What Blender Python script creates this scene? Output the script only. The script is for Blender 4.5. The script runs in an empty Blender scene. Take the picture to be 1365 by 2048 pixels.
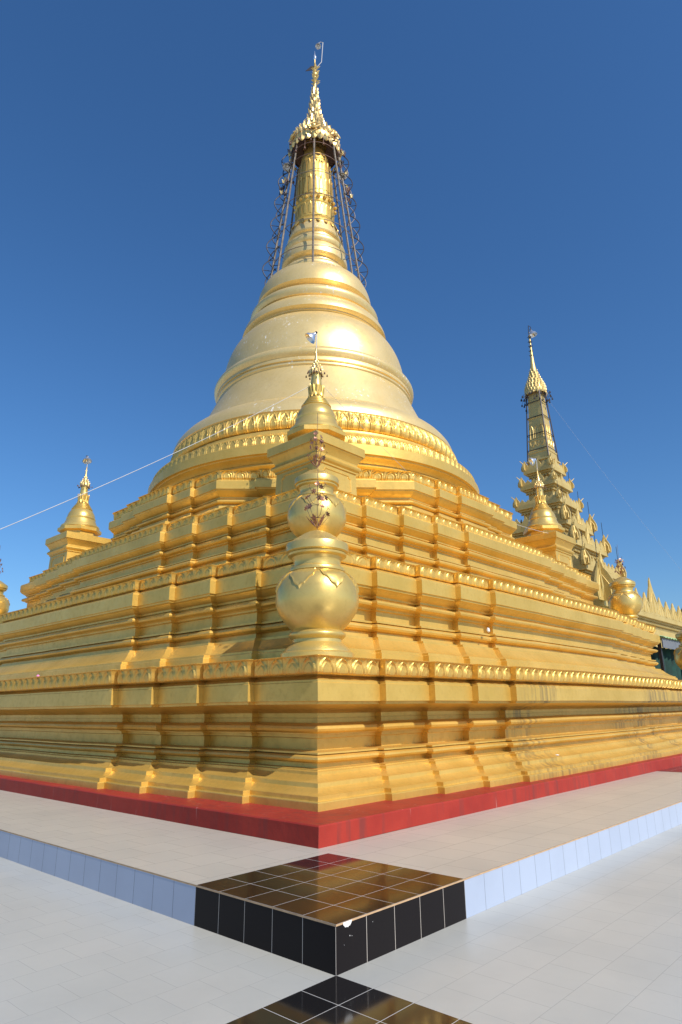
import bpy, math, random
from mathutils import Vector, Matrix, noise
PI = math.pi
R = math.radians
scene = bpy.context.scene
col = scene.collection
rnd = random.Random(7)

# ------------------------------------------------------------------ camera
CAM = Vector((-3.4012, -3.2005, 1.5862))
hd, pitch, roll = PI / 4 - 0.0443, 0.2965, -0.0118
fw = Vector((math.cos(hd) * math.cos(pitch), math.sin(hd) * math.cos(pitch), math.sin(pitch)))
rt = Vector((math.sin(hd), -math.cos(hd), 0))
up = rt.cross(fw)
r2 = rt * math.cos(roll) + up * math.sin(roll)
u2 = -rt * math.sin(roll) + up * math.cos(roll)
cam_data = bpy.data.cameras.new("camera")
cam = bpy.data.objects.new("camera", cam_data)
col.objects.link(cam)
m = Matrix((r2, u2, -fw)).transposed().to_4x4()
m.translation = CAM
cam.matrix_world = m
cam_data.sensor_fit = 'VERTICAL'
cam_data.sensor_height = 36.0
cam_data.lens = 1288.83 / 2048 * 36
cam_data.clip_start = 0.05
cam_data.clip_end = 3000
scene.camera = cam

# ------------------------------------------------------------------ sky, sun, exposure
TOSUN = Vector((-0.11, -1.14, 1.0)).normalized()
el = math.asin(TOSUN.z)
world = bpy.data.worlds.new("World")
scene.world = world
world.use_nodes = True
wn = world.node_tree
wn.nodes.clear()
wo = wn.nodes.new('ShaderNodeOutputWorld')
bg = wn.nodes.new('ShaderNodeBackground')
sky = wn.nodes.new('ShaderNodeTexSky')
sky.sky_type = 'NISHITA'
sky.sun_disc = False
sky.sun_elevation = el
sky.sun_rotation = math.atan2(TOSUN.x, TOSUN.y)
sky.altitude = 0
sky.air_density = 1.2
sky.dust_density = 0.5
sky.ozone_density = 10.0
bg.inputs['Strength'].default_value = 0.12
hs = wn.nodes.new('ShaderNodeHueSaturation')
hs.inputs['Saturation'].default_value = 1.08
wn.links.new(sky.outputs[0], hs.inputs['Color'])
wn.links.new(hs.outputs[0], bg.inputs[0])
wn.links.new(bg.outputs[0], wo.inputs[0])
sun_data = bpy.data.lights.new("sun", 'SUN')
sun_data.energy = 5.0
sun_data.angle = R(0.53)
sun_data.color = (1.0, 0.94, 0.84)
sun = bpy.data.objects.new("sun", sun_data)
col.objects.link(sun)
sun.rotation_euler = TOSUN.to_track_quat('Z', 'Y').to_euler()
scene.view_settings.view_transform = 'Standard'
scene.view_settings.look = 'None'
scene.view_settings.exposure = 0.12
scene.view_settings.gamma = 1.0
scene.view_settings.use_curve_mapping = False
scene.cycles.max_bounces = 8
scene.cycles.glossy_bounces = 6
scene.cycles.sample_clamp_indirect = 6

# ------------------------------------------------------------------ materials
def new_mat(name):
    mt = bpy.data.materials.new(name)
    mt.use_nodes = True
    nt = mt.node_tree
    b = nt.nodes['Principled BSDF']
    return mt, nt, b

def nd(nt, kind, **kw):
    n = nt.nodes.new(kind)
    for k, v in kw.items():
        setattr(n, k, v)
    return n

def noise_tex(nt, vec, scale, detail=4, rough=0.55):
    n = nd(nt, 'ShaderNodeTexNoise')
    n.inputs['Scale'].default_value = scale
    n.inputs['Detail'].default_value = detail
    n.inputs['Roughness'].default_value = rough
    nt.links.new(vec, n.inputs['Vector'])
    return n.outputs['Fac']

def ramp(nt, fac, a, b, ca=(0, 0, 0, 1), cb=(1, 1, 1, 1)):
    r = nd(nt, 'ShaderNodeValToRGB')
    r.color_ramp.elements[0].position = a
    r.color_ramp.elements[1].position = b
    r.color_ramp.elements[0].color = ca
    r.color_ramp.elements[1].color = cb
    nt.links.new(fac, r.inputs[0])
    return r.outputs[0]

def mix(nt, fac, a, b, mode='MIX'):
    n = nd(nt, 'ShaderNodeMix', data_type='RGBA', blend_type=mode)
    for key, v in ((0, fac), (6, a), (7, b)):
        if hasattr(v, 'is_output'):
            nt.links.new(v, n.inputs[key])
        elif isinstance(v, (int, float)):
            n.inputs[key].default_value = v
        else:
            n.inputs[key].default_value = (*v[:3], 1)
    return n.outputs[2]

def mathn(nt, op, a, b=None):
    n = nd(nt, 'ShaderNodeMath', operation=op)
    for i, v in enumerate((a, b)):
        if v is None:
            continue
        if hasattr(v, 'is_output'):
            nt.links.new(v, n.inputs[i])
        else:
            n.inputs[i].default_value = v
    return n.outputs[0]

def mapping(nt, scale):
    tc = nd(nt, 'ShaderNodeTexCoord')
    mp = nd(nt, 'ShaderNodeMapping')
    mp.inputs['Scale'].default_value = scale
    nt.links.new(tc.outputs['Object'], mp.inputs['Vector'])
    return mp.outputs[0]

def gold(name, c1, c2, rough=0.42, metallic=0.85, flakes=0.0, streaks=0.0, bump=0.25, fine=60):
    mt, nt, b = new_mat(name)
    v = mapping(nt, (1, 1, 1))
    n1 = noise_tex(nt, v, 1.3, 5)
    cc = mix(nt, ramp(nt, n1, 0.32, 0.68), c1, c2)
    n2 = noise_tex(nt, v, 11, 4)
    cc = mix(nt, mathn(nt, 'MULTIPLY', ramp(nt, n2, 0.5, 0.75), 0.35), cc, tuple(x * 0.72 for x in c1))
    vd = mapping(nt, (5, 5, 0.5))
    drip = ramp(nt, noise_tex(nt, vd, 1.0, 5, 0.65), 0.56, 0.78)
    cc = mix(nt, mathn(nt, 'MULTIPLY', drip, 0.16), cc, (c1[0] * 0.55, c1[1] * 0.5, c1[2] * 0.6))
    rr = mathn(nt, 'ADD', mathn(nt, 'MULTIPLY', n2, 0.22), rough - 0.11)
    met = metallic
    if streaks:
        vs = mapping(nt, (9, 9, 0.35))
        s1 = noise_tex(nt, vs, 1.0, 3)
        gate = ramp(nt, noise_tex(nt, v, 0.45, 2), 0.42, 0.56)
        sx = nd(nt, 'ShaderNodeSeparateXYZ')
        nt.links.new(v, sx.inputs[0])
        place = nd(nt, 'ShaderNodeMapRange')
        place.inputs['From Min'].default_value = 5.5
        place.inputs['From Max'].default_value = 8.0
        nt.links.new(sx.outputs[0], place.inputs['Value'])
        gate = mathn(nt, 'MULTIPLY', gate, place.outputs[0])
        sm = mathn(nt, 'MULTIPLY', mathn(nt, 'MULTIPLY', ramp(nt, s1, 0.45, 0.62), gate), streaks)
        cc = mix(nt, sm, cc, (0.22, 0.15, 0.08))
    if flakes:
        vf = mapping(nt, (1, 1, 0.55))
        f1 = noise_tex(nt, vf, 11, 9, 0.75)
        f2 = noise_tex(nt, v, 0.9, 3)
        fm = mathn(nt, 'MULTIPLY', ramp(nt, f1, 0.595, 0.61), ramp(nt, f2, 0.5, 0.58))
        fm = mathn(nt, 'MULTIPLY', fm, flakes)
        cc = mix(nt, fm, cc, (0.75, 0.73, 0.68))
        met = mathn(nt, 'MULTIPLY', mathn(nt, 'SUBTRACT', 1.0, fm), metallic)
        nt.links.new(met, b.inputs['Metallic'])
    else:
        b.inputs['Metallic'].default_value = metallic
    nt.links.new(cc, b.inputs['Base Color'])
    nt.links.new(rr, b.inputs['Roughness'])
    bp = nd(nt, 'ShaderNodeBump')
    bp.inputs['Strength'].default_value = bump
    bp.inputs['Distance'].default_value = 0.012
    hh = mathn(nt, 'ADD', mathn(nt, 'MULTIPLY', noise_tex(nt, v, fine, 3), 0.22), noise_tex(nt, v, 7, 4))
    hh = mathn(nt, 'ADD', hh, mathn(nt, 'MULTIPLY', noise_tex(nt, v, 2.2, 2), 2.2))
    nt.links.new(hh, bp.inputs['Height'])
    nt.links.new(bp.outputs[0], b.inputs['Normal'])
    return mt

def plain(name, c, rough=0.5, metallic=0.0, var=0.2, scale=6.0, bump=0.0):
    mt, nt, b = new_mat(name)
    v = mapping(nt, (1, 1, 1))
    n1 = noise_tex(nt, v, scale, 5)
    cc = mix(nt, ramp(nt, n1, 0.35, 0.7), c, tuple(x * (1 - var) for x in c))
    nt.links.new(cc, b.inputs['Base Color'])
    b.inputs['Roughness'].default_value = rough
    b.inputs['Metallic'].default_value = metallic
    if bump:
        bp = nd(nt, 'ShaderNodeBump')
        bp.inputs['Strength'].default_value = bump
        bp.inputs['Distance'].default_value = 0.01
        nt.links.new(noise_tex(nt, v, scale * 3, 5), bp.inputs['Height'])
        nt.links.new(bp.outputs[0], b.inputs['Normal'])
    return mt

def tiles(name, c1, c2, mortar, w, h, msize, rough, offset=0.5, riser=False, dirt=0.2, bump=0.1, spec=0.5, weave=0.0):
    mt, nt, b = new_mat(name)
    tc = nd(nt, 'ShaderNodeTexCoord')
    vec = tc.outputs['Object']
    if riser:
        sx = nd(nt, 'ShaderNodeSeparateXYZ')
        nt.links.new(vec, sx.inputs[0])
        cx = nd(nt, 'ShaderNodeCombineXYZ')
        nt.links.new(mathn(nt, 'ADD', sx.outputs[0], sx.outputs[1]), cx.inputs[0])
        cx.inputs[1].default_value = 5.5
        vec = cx.outputs[0]
    br = nd(nt, 'ShaderNodeTexBrick')
    br.offset = offset
    br.inputs['Scale'].default_value = 1.0
    br.inputs['Brick Width'].default_value = w
    br.inputs['Row Height'].default_value = h if not riser else 1.0
    br.inputs['Mortar Size'].default_value = msize
    br.inputs['Mortar Smooth'].default_value = 0.2
    br.inputs['Color1'].default_value = (*c1, 1)
    br.inputs['Color2'].default_value = (*c2, 1)
    br.inputs['Mortar'].default_value = (*mortar, 1)
    nt.links.new(vec, br.inputs['Vector'])
    v0 = tc.outputs['Object']
    n1 = noise_tex(nt, v0, 0.9, 6, 0.6)
    n2 = noise_tex(nt, v0, 14, 4)
    cc = mix(nt, mathn(nt, 'MULTIPLY', ramp(nt, n1, 0.45, 0.75), dirt), br.outputs['Color'], tuple(x * 0.62 for x in c1))
    cc = mix(nt, mathn(nt, 'MULTIPLY', ramp(nt, n2, 0.55, 0.75), dirt * 0.5), cc, tuple(x * 0.8 for x in c1))
    nt.links.new(cc, b.inputs['Base Color'])
    rr = mathn(nt, 'ADD', mathn(nt, 'MULTIPLY', n1, 0.12), rough - 0.06)
    rr = mathn(nt, 'ADD', rr, mathn(nt, 'MULTIPLY', br.outputs['Fac'], 0.4))
    nt.links.new(rr, b.inputs['Roughness'])
    b.inputs['Specular IOR Level'].default_value = spec
    bp = nd(nt, 'ShaderNodeBump')
    bp.inputs['Strength'].default_value = bump
    bp.inputs['Distance'].default_value = 0.002
    hh = mathn(nt, 'ADD', mathn(nt, 'SUBTRACT', 1.0, br.outputs['Fac']), mathn(nt, 'MULTIPLY', noise_tex(nt, v0, 2.5, 2), 0.6))
    if weave:
        vw = mapping(nt, (1, 1, 1))
        wv = nd(nt, 'ShaderNodeTexWave', wave_type='BANDS', bands_direction='DIAGONAL')
        wv.inputs['Scale'].default_value = 45
        nt.links.new(vw, wv.inputs['Vector'])
        hh = mathn(nt, 'ADD', hh, mathn(nt, 'MULTIPLY', wv.outputs['Fac'], weave))
    nt.links.new(hh, bp.inputs['Height'])
    nt.links.new(bp.outputs[0], b.inputs['Normal'])
    return mt

G1, G2 = (0.655, 0.420, 0.090), (0.78, 0.512, 0.130)
M = {}
M['gold'] = gold('gold_paint', G1, G2, 0.43, 0.56)
M['gold_low'] = gold('gold_paint_stained', G1, G2, 0.43, 0.56, streaks=0.7)
M['gold_bell'] = gold('gold_paint_flaking', (0.76, 0.555, 0.225), (0.83, 0.625, 0.285), 0.38, 0.5, flakes=1.0, bump=0.12)
M['gold_relief'] = gold('gold_paint_relief', (0.72, 0.46, 0.12), (0.80, 0.53, 0.13), 0.42, 0.62, bump=0.2)
M['gold_pot'] = gold('gold_paint_pot', (0.68, 0.47, 0.13), (0.75, 0.54, 0.18), 0.33, 0.62, bump=0.18)
M['gilt'] = gold('gilt_metal', (0.72, 0.50, 0.17), (0.80, 0.58, 0.24), 0.36, 0.65, bump=0.4)
M['tower'] = gold('tower_paint', (0.53, 0.375, 0.115), (0.60, 0.45, 0.165), 0.5, 0.3, bump=0.4)
M['tower_gold'] = gold('tower_gilding', (0.66, 0.47, 0.16), (0.72, 0.53, 0.2), 0.45, 0.5, bump=0.3)
M['steel'] = plain('scaffold_steel', (0.20, 0.165, 0.13), 0.6, 0.1, 0.6, 9)
M['rust'] = plain('rusty_wire', (0.16, 0.09, 0.07), 0.6, 0.4, 0.4, 20)
M['dark'] = plain('dark_iron', (0.05, 0.045, 0.05), 0.5, 0.5, 0.3, 20)
M['copper'] = plain('copper_flower', (0.46, 0.22, 0.14), 0.4, 0.6, 0.6, 30)
M['lamp'] = plain('lamp_aluminium', (0.78, 0.80, 0.82), 0.28, 0.85, 0.1, 10)
M['cable'] = plain('cable_plastic', (0.45, 0.45, 0.45), 0.6, 0, 0.1)
M['white'] = plain('white_plaster', (0.8, 0.79, 0.77), 0.8, 0, 0.2, 30, 0.4)
M['pink'] = plain('pink_scrap', (0.75, 0.25, 0.5), 0.7)
M['tan'] = plain('tile_edge', (0.55, 0.36, 0.2), 0.6, 0, 0.3, 12)

def red_paint():
    mt, nt, b = new_mat('red_paint')
    v = mapping(nt, (1, 1, 1))
    cc = mix(nt, ramp(nt, noise_tex(nt, v, 1.5, 5), 0.35, 0.7), (0.345, 0.038, 0.026), (0.265, 0.026, 0.020))
    vs = mapping(nt, (11, 11, 0.8))
    s = ramp(nt, noise_tex(nt, vs, 1.0, 4), 0.50, 0.66)
    g = ramp(nt, noise_tex(nt, v, 0.5, 2), 0.36, 0.55)
    cc = mix(nt, mathn(nt, 'MULTIPLY', mathn(nt, 'MULTIPLY', s, g), 0.7), cc, (0.17, 0.04, 0.035))
    vs2 = mapping(nt, (17, 17, 1.1))
    s2 = ramp(nt, noise_tex(nt, vs2, 1.0, 3), 0.665, 0.71)
    g2 = ramp(nt, noise_tex(nt, v, 0.7, 2), 0.46, 0.56)
    cc = mix(nt, mathn(nt, 'MULTIPLY', mathn(nt, 'MULTIPLY', s2, g2), 0.6), cc, (0.55, 0.26, 0.23))
    c = ramp(nt, noise_tex(nt, v, 22, 6, 0.7), 0.735, 0.745)
    cc = mix(nt, c, cc, (0.75, 0.6, 0.57))
    nt.links.new(cc, b.inputs['Base Color'])
    b.inputs['Roughness'].default_value = 0.5
    b.inputs['Specular IOR Level'].default_value = 0.15
    bp = nd(nt, 'ShaderNodeBump')
    bp.inputs['Strength'].default_value = 0.5
    bp.inputs['Distance'].default_value = 0.02
    nt.links.new(noise_tex(nt, v, 4, 4), bp.inputs['Height'])
    nt.links.new(bp.outputs[0], b.inputs['Normal'])
    return mt
M['red'] = red_paint()
M['floor'] = tiles('courtyard_tiles', (0.425, 0.425, 0.392), (0.445, 0.44, 0.403), (0.33, 0.325, 0.30), 0.3, 0.3, 0.0020, 0.34, dirt=0.30, bump=0.25, weave=0.05)
M['platform'] = tiles('platform_tiles', (0.455, 0.42, 0.358), (0.485, 0.445, 0.377), (0.30, 0.26, 0.21), 0.4, 0.4, 0.0028, 0.34, dirt=0.34, bump=0.25)
M['black'] = tiles('black_polished_tiles', (0.012, 0.011, 0.011), (0.018, 0.016, 0.015), (0.55, 0.53, 0.5), 0.3, 0.3, 0.0022, 0.09, offset=0.0, dirt=0.05, bump=0.06, spec=0.75)
M['black_riser'] = tiles('black_riser_tiles', (0.010, 0.008, 0.009), (0.014, 0.012, 0.012), (0.5, 0.45, 0.4), 0.3, 1, 0.0022, 0.2, offset=0.0, riser=True, dirt=0.05, bump=0.06, spec=0.10)
M['blue_riser'] = tiles('pale_blue_riser_tiles', (0.36, 0.42, 0.54), (0.385, 0.445, 0.565), (0.14, 0.16, 0.2), 0.3, 1, 0.0030, 0.3, offset=0.0, riser=True, dirt=0.25, bump=0.06)
def corrugated():
    mt, nt, b = new_mat('green_corrugated_sheet')
    v = mapping(nt, (1, 1, 1))
    cc = mix(nt, ramp(nt, noise_tex(nt, v, 3, 4), 0.4, 0.7), (0.32, 0.5, 0.2), (0.42, 0.55, 0.28))
    nt.links.new(cc, b.inputs['Base Color'])
    b.inputs['Roughness'].default_value = 0.5
    return mt
M['green_roof'] = corrugated()
M['net'] = plain('green_netting', (0.004, 0.055, 0.040), 0.8, 0, 0.7, 2.5, 0.5)
M['shaded_grey_board'] = plain('shaded_grey_board', (0.15, 0.16, 0.18), 0.6, 0, 0.15, 4)  # grey darkened, the shade on the fascia is put into its colour

# ------------------------------------------------------------------ mesh helpers
class MB:
    def __init__(self):
        self.v, self.f = [], []
    def add(self, vs, fs):
        o = len(self.v)
        self.v += [tuple(p) for p in vs]
        self.f += [tuple(i + o for i in q) for q in fs]
    def box(self, x0, x1, y0, y1, z0, z1):
        vs = [(x, y, z) for z in (z0, z1) for (x, y) in ((x0, y0), (x1, y0), (x1, y1), (x0, y1))]
        self.add(vs, [(3, 2, 1, 0), (4, 5, 6, 7), (0, 1, 5, 4), (1, 2, 6, 5), (2, 3, 7, 6), (3, 0, 4, 7)])
    def lathe(self, prof, n=48, c=(0, 0, 0), tilt=None, cap=True):
        vs, fs = [], []
        for r, z in prof:
            for i in range(n):
                a = 2 * PI * i / n
                p = Vector((r * math.cos(a), r * math.sin(a), z))
                if tilt is not None:
                    p = tilt @ p
                vs.append((p.x + c[0], p.y + c[1], p.z + c[2]))
        for k in range(len(prof) - 1):
            for i in range(n):
                j = (i + 1) % n
                fs.append((k * n + i, k * n + j, (k + 1) * n + j, (k + 1) * n + i))
        if cap:
            fs.append(tuple(range(n))[::-1])
            fs.append(tuple((len(prof) - 1) * n + i for i in range(n)))
        self.add(vs, fs)
    def tube(self, pts, r, n=6, r_end=None):
        pts = [Vector(p) for p in pts]
        vs, fs = [], []
        L = len(pts)
        prev = None
        for k, p in enumerate(pts):
            d = (pts[min(k + 1, L - 1)] - pts[max(k - 1, 0)]).normalized()
            if prev is None:
                a = d.cross(Vector((0.3, 0.2, 1)))
                if a.length < 0.1:
                    a = d.cross(Vector((1, 0, 0)))
            else:
                a = prev - d * prev.dot(d)
            a.normalize()
            prev = a
            b = d.cross(a)
            rr = r if r_end is None else r + (r_end - r) * k / (L - 1)
            for i in range(n):
                t = 2 * PI * i / n
                vs.append(p + a * (rr * math.cos(t)) + b * (rr * math.sin(t)))
        for k in range(L - 1):
            for i in range(n):
                j = (i + 1) % n
                fs.append((k * n + i, k * n + j, (k + 1) * n + j, (k + 1) * n + i))
        fs.append(tuple(range(n))[::-1])
        fs.append(tuple((L - 1) * n + i for i in range(n)))
        self.add(vs, fs)
    def build(self, name, mat, parent=None, keep=True, smooth=32, jitter=0.0):
        me = bpy.data.meshes.new(name)
        vs = self.v
        if jitter:
            out = []
            for p in vs:
                q = Vector(p)
                d = noise.noise_vector(q * 0.55) * jitter + noise.noise_vector(q * 2.3) * (jitter * 0.45)
                out.append(q + d)
            vs = out
        me.from_pydata(vs, [], self.f)
        me.validate()
        me.update()
        if smooth:
            me.polygons.foreach_set('use_smooth', [True] * len(me.polygons))
            me.set_sharp_from_angle(angle=R(smooth))
        me.materials.append(mat)
        o = bpy.data.objects.new(name, me)
        col.objects.link(o)
        if parent is not None:
            o.parent = parent
            if keep:
                o.matrix_parent_inverse = world_of(parent).inverted()
        return o

def world_of(o):
    mw = Matrix.LocRotScale(o.location, o.rotation_euler, o.scale)
    if o.parent:
        return world_of(o.parent) @ o.matrix_parent_inverse @ mw
    return mw

def tag(o, label=None, cat=None, group=None, kind=None):
    if label: o['label'] = label
    if cat: o['category'] = cat
    if group: o['group'] = group
    if kind: o['kind'] = kind
    return o

def empty(name, loc, label, cat, group=None, rz=0):
    o = bpy.data.objects.new(name, None)
    col.objects.link(o)
    o.location = loc
    o.rotation_euler = (0, 0, rz)
    o.empty_display_size = 0.3
    return tag(o, label, cat, group)

def copy_tree(o, parent=None):
    c = o.copy()
    col.objects.link(c)
    if parent is not None:
        c.parent = parent
    for ch in list(o.children):
        copy_tree(ch, c)
    return c

# ------------------------------------------------------------------ redented plans
AX, AY = 10.33, 10.46     # the pagoda's axis

def side_steps(h, steps, out):
    """points of the -y side, from corner (-h,-h) towards +x, corners excluded"""
    left = []
    for i, p in enumerate(steps):
        left.append((-h + p, -h - i * out))
        left.append((-h + p, -h - (i + 1) * out))
    right = [(-x, y) for (x, y) in left[::-1]]
    return left, right

def plan(h, steps, out, chamf=(0, 0, 0, 0), ch_step=None):
    """CCW polygon; corner order: (-,-), (+,-), (+,+), (-,+)"""
    pts = []
    for k in range(4):
        c, s = [(1, 0), (0, 1), (-1, 0), (0, -1)][k]
        rot = lambda p: (c * p[0] - s * p[1], s * p[0] + c * p[1])
        cf = chamf[k]
        if cf:
            pts.append(rot((-h, -h + cf)))
            if ch_step:
                a, o = ch_step
                A0, B0 = Vector((-h, -h + cf)), Vector((-h + cf, -h))
                d = (B0 - A0).normalized()
                nn = Vector((-1, -1)).normalized()
                for q in (A0 + d * a, A0 + d * a + nn * o, B0 - d * a + nn * o, B0 - d * a):
                    pts.append(rot((q.x, q.y)))
            pts.append(rot((-h + cf, -h)))
        else:
            pts.append(rot((-h, -h)))
        l, r_ = side_steps(h, steps, out)
        pts += [rot(p) for p in l + r_]
    return [Vector((p[0] + AX, p[1] + AY)) for p in pts]

def inset_dirs(poly):
    n = len(poly)
    out = []
    for i in range(n):
        e1 = (poly[i] - poly[i - 1]).normalized()
        e2 = (poly[(i + 1) % n] - poly[i]).normalized()
        n1, n2 = Vector((-e1.y, e1.x)), Vector((-e2.y, e2.x))
        det = n1.x * n2.y - n1.y * n2.x
        if abs(det) < 1e-6:
            out.append(n1)
        else:
            out.append(Vector(((n2.y - n1.y) / det, (n1.x - n2.x) / det)))
    return out

def subdivide(poly, dirs, seg):
    P, D = [], []
    n = len(poly)
    for i in range(n):
        j = (i + 1) % n
        k = max(1, int((poly[j] - poly[i]).length / seg))
        for t in range(k):
            f = t / k
            P.append(poly[i].lerp(poly[j], f))
            D.append(dirs[i].lerp(dirs[j], f))
    return P, D

def arc(o0, z0, o1, z1, bulge, n=6):
    """curve from (o0,z0) to (o1,z1), bulging outward (less inset) by `bulge`"""
    res = []
    for i in range(n + 1):
        t = i / n
        o = o0 + (o1 - o0) * t - bulge * math.sin(PI * t)
        zt = 0.5 - 0.5 * math.cos(PI * t) if bulge > 0 else t
        res.append((o, z0 + (z1 - z0) * zt))
    return res

def moulding(poly, prof, name, mat, parent, seg=0.45, jitter=0.010, floor=None):
    dirs = inset_dirs(poly)
    P, D = subdivide(poly, dirs, seg)
    n = len(P)
    mb = MB()
    vs, fs = [], []
    for o, z in prof:
        for p, d in zip(P, D):
            q = p + d * o
            vs.append((q.x, q.y, z))
    for k in range(len(prof) - 1):
        for i in range(n):
            j = (i + 1) % n
            fs.append((k * n + i, k * n + j, (k + 1) * n + j, (k + 1) * n + i))
    fs.append(tuple((len(prof) - 1) * n + i for i in range(n)))
    mb.add(vs, fs)
    return mb.build(name, mat, parent, jitter=jitter, smooth=22)

def ridge(x, w):
    x = x / w
    return math.exp(-x * x)

def sstep(a, b, x):
    t = min(1, max(0, (x - a) / (b - a)))
    return t * t * (3 - 2 * t)

def petal(u, v):
    """relief height 0..1 of a lotus petal frieze; u in 0..1 across one petal, v up"""
    x = abs(u - 0.5)
    def arch(w0, top):
        if v < 0.45:
            return w0
        t = (v - 0.45) / (top - 0.45)
        return w0 * (1 - t ** 2.2) if t < 1 else w0 * -(t - 1) * 3
    d1 = x - arch(0.37, 0.88)
    d2 = x - arch(0.20, 0.68)
    h = ridge(d1, 0.062)
    h = max(h, 0.6 * ridge(d2, 0.045), 0.25 * (1 - sstep(-0.05, 0.0, d2)))
    h = max(h, 0.85 * ridge(0.5 - x, 0.05 + 0.05 * v))
    h = max(h, 0.9 * sstep(0.88, 0.93, v), 0.6 * (1 - sstep(0.03, 0.08, v)))
    return h * min(1, v / 0.03)

def frieze(poly, prof, period, amp, name, mat, parent, nu=14, nv=9, jitter=0.010):
    """lotus petal band: relief on sides that face -x / -y, plain elsewhere"""
    dirs = inset_dirs(poly)
    n = len(poly)
    mb = MB()
    zs = prof
    def at(v):
        f = v * (len(zs) - 1)
        k = min(int(f), len(zs) - 2)
        t = f - k
        return zs[k][0] * (1 - t) + zs[k + 1][0] * t, zs[k][1] * (1 - t) + zs[k + 1][1] * t
    for i in range(n):
        j = (i + 1) % n
        e = poly[j] - poly[i]
        L = e.length
        e.normalize()
        out = Vector((e.y, -e.x))
        seen = out.x < -0.3 or out.y < -0.3
        if seen and L > 0.3:
            cnt = max(1, round(L / period))
            mu = cnt * nu
            cols = [k / mu for k in range(mu + 1)]
        else:
            cnt, cols = 0, [0, 1]
        vs, fs = [], []
        for b in range(nv + 1):
            v = b / nv
            o, z = at(v)
            for s in cols:
                q = poly[i].lerp(poly[j], s) + dirs[i].lerp(dirs[j], s) * o
                if cnt:
                    ends = min(1, s * L / 0.03, (1 - s) * L / 0.03)
                    q = q + out * (amp * petal((s * cnt) % 1.0, v) * ends)
                vs.append((q.x, q.y, z))
        m_ = len(cols)
        for b in range(nv):
            for s in range(m_ - 1):
                fs.append((b * m_ + s, b * m_ + s + 1, (b + 1) * m_ + s + 1, (b + 1) * m_ + s))
        mb.add(vs, fs)
    return mb.build(name, mat, parent, jitter=jitter, smooth=50)

def round_frieze(prof, count, amp, name, mat, parent, nu=12, nv=8):
    mb = MB()
    mu = count * nu
    vs, fs = [], []
    for b in range(nv + 1):
        v = b / nv
        f = v * (len(prof) - 1)
        k = min(int(f), len(prof) - 2)
        t = f - k
        r0 = prof[k][0] * (1 - t) + prof[k + 1][0] * t
        z = prof[k][1] * (1 - t) + prof[k + 1][1] * t
        for s in range(mu):
            a = 2 * PI * s / mu
            r = r0 + amp * petal((s / nu) % 1.0, v)
            vs.append((AX + r * math.cos(a), AY + r * math.sin(a), z))
    for b in range(nv):
        for s in range(mu):
            s2 = (s + 1) % mu
            fs.append((b * mu + s, b * mu + s2, (b + 1) * mu + s2, (b + 1) * mu + s))
    mb.add(vs, fs)
    return mb.build(name, mat, parent, smooth=50)

# ------------------------------------------------------------------ ground and platform
HP = 0.279
g = MB()
g.add([(-400, -400, 0), (400, -400, 0), (400, 400, 0), (-400, 400, 0)], [(0, 1, 2, 3)])
tag(g.build('courtyard_ground', M['floor'], smooth=0), kind='structure')
g = MB()
g.add([(-1.5, -1.5, 0.004), (0, -1.5, 0.004), (0, 0, 0.004), (-1.5, 0, 0.004)], [(0, 1, 2, 3)])
tag(g.build('black_courtyard_paving', M['black'], smooth=0), kind='structure')
PX, PY = 2 * AX + 2.2, 2 * AY + 2.2
B = 1.5
g = MB()   # platform top with the black corner left out
g.add([(B, 0, HP), (PX, 0, HP), (PX, PY, HP), (0, PY, HP), (0, B, HP), (B, B, HP)], [(0, 1, 2, 5), (5, 2, 3, 4)])
plat = tag(g.build('raised_pavement', M['platform'], smooth=0), kind='structure')
g = MB()   # pale blue risers
g.add([(B, 0, 0), (PX, 0, 0), (PX, 0, HP - 0.012), (B, 0, HP - 0.012)], [(0, 1, 2, 3)])
g.add([(0, PY, 0), (0, B, 0), (0, B, HP - 0.012), (0, PY, HP - 0.012)], [(0, 1, 2, 3)])
g.add([(PX, 0, 0), (PX, PY, 0), (PX, PY, HP - 0.012), (PX, 0, HP - 0.012)], [(0, 1, 2, 3)])
g.add([(PX, PY, 0), (0, PY, 0), (0, PY, HP - 0.012), (PX, PY, HP - 0.012)], [(0, 1, 2, 3)])
g.build('riser', M['blue_riser'], plat, smooth=0)
g = MB()
g.add([(0, 0, HP), (B, 0, HP), (B, B, HP), (0, B, HP)], [(0, 1, 2, 3)])
blk = g.build('corner_block', M['black'], plat, smooth=0)
g = MB()
g.add([(0, 0, 0), (B, 0, 0), (B, 0, HP - 0.012), (0, 0, HP - 0.012)], [(0, 1, 2, 3)])
g.add([(0, B, 0), (0, 0, 0), (0, 0, HP - 0.012), (0, B, HP - 0.012)], [(0, 1, 2, 3)])
g.build('block_riser', M['black_riser'], blk, smooth=0)
g = MB()   # exposed edge of the top tiles, 12 mm thick
for (a, b_) in (((0, -0.002), (PX, -0.002)), ((-0.002, PY), (-0.002, 0)), ((PX + 0.002, 0), (PX + 0.002, PY)), ((PX, PY + 0.002), (0, PY + 0.002))):
    g.add([(*a, HP - 0.012), (*b_, HP - 0.012), (*b_, HP - 0.0005), (*a, HP - 0.0005)], [(0, 1, 2, 3)])
g.build('tile_edge', M['tan'], plat, smooth=0)
g = MB()   # chipped tile at the block's corner
ring = []
for i in range(14):
    t = i / 13 * PI
    ring.append((0.065 + 0.042 * (1 - math.cos(t)), -0.0045, HP - 0.004 - 0.028 * math.sin(t) * (1 + 0.4 * rnd.random())))
g.add(ring + [(0.155, -0.0045, HP - 0.002), (0.06, -0.0045, HP - 0.002)], [tuple(range(16))[::-1]])
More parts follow.
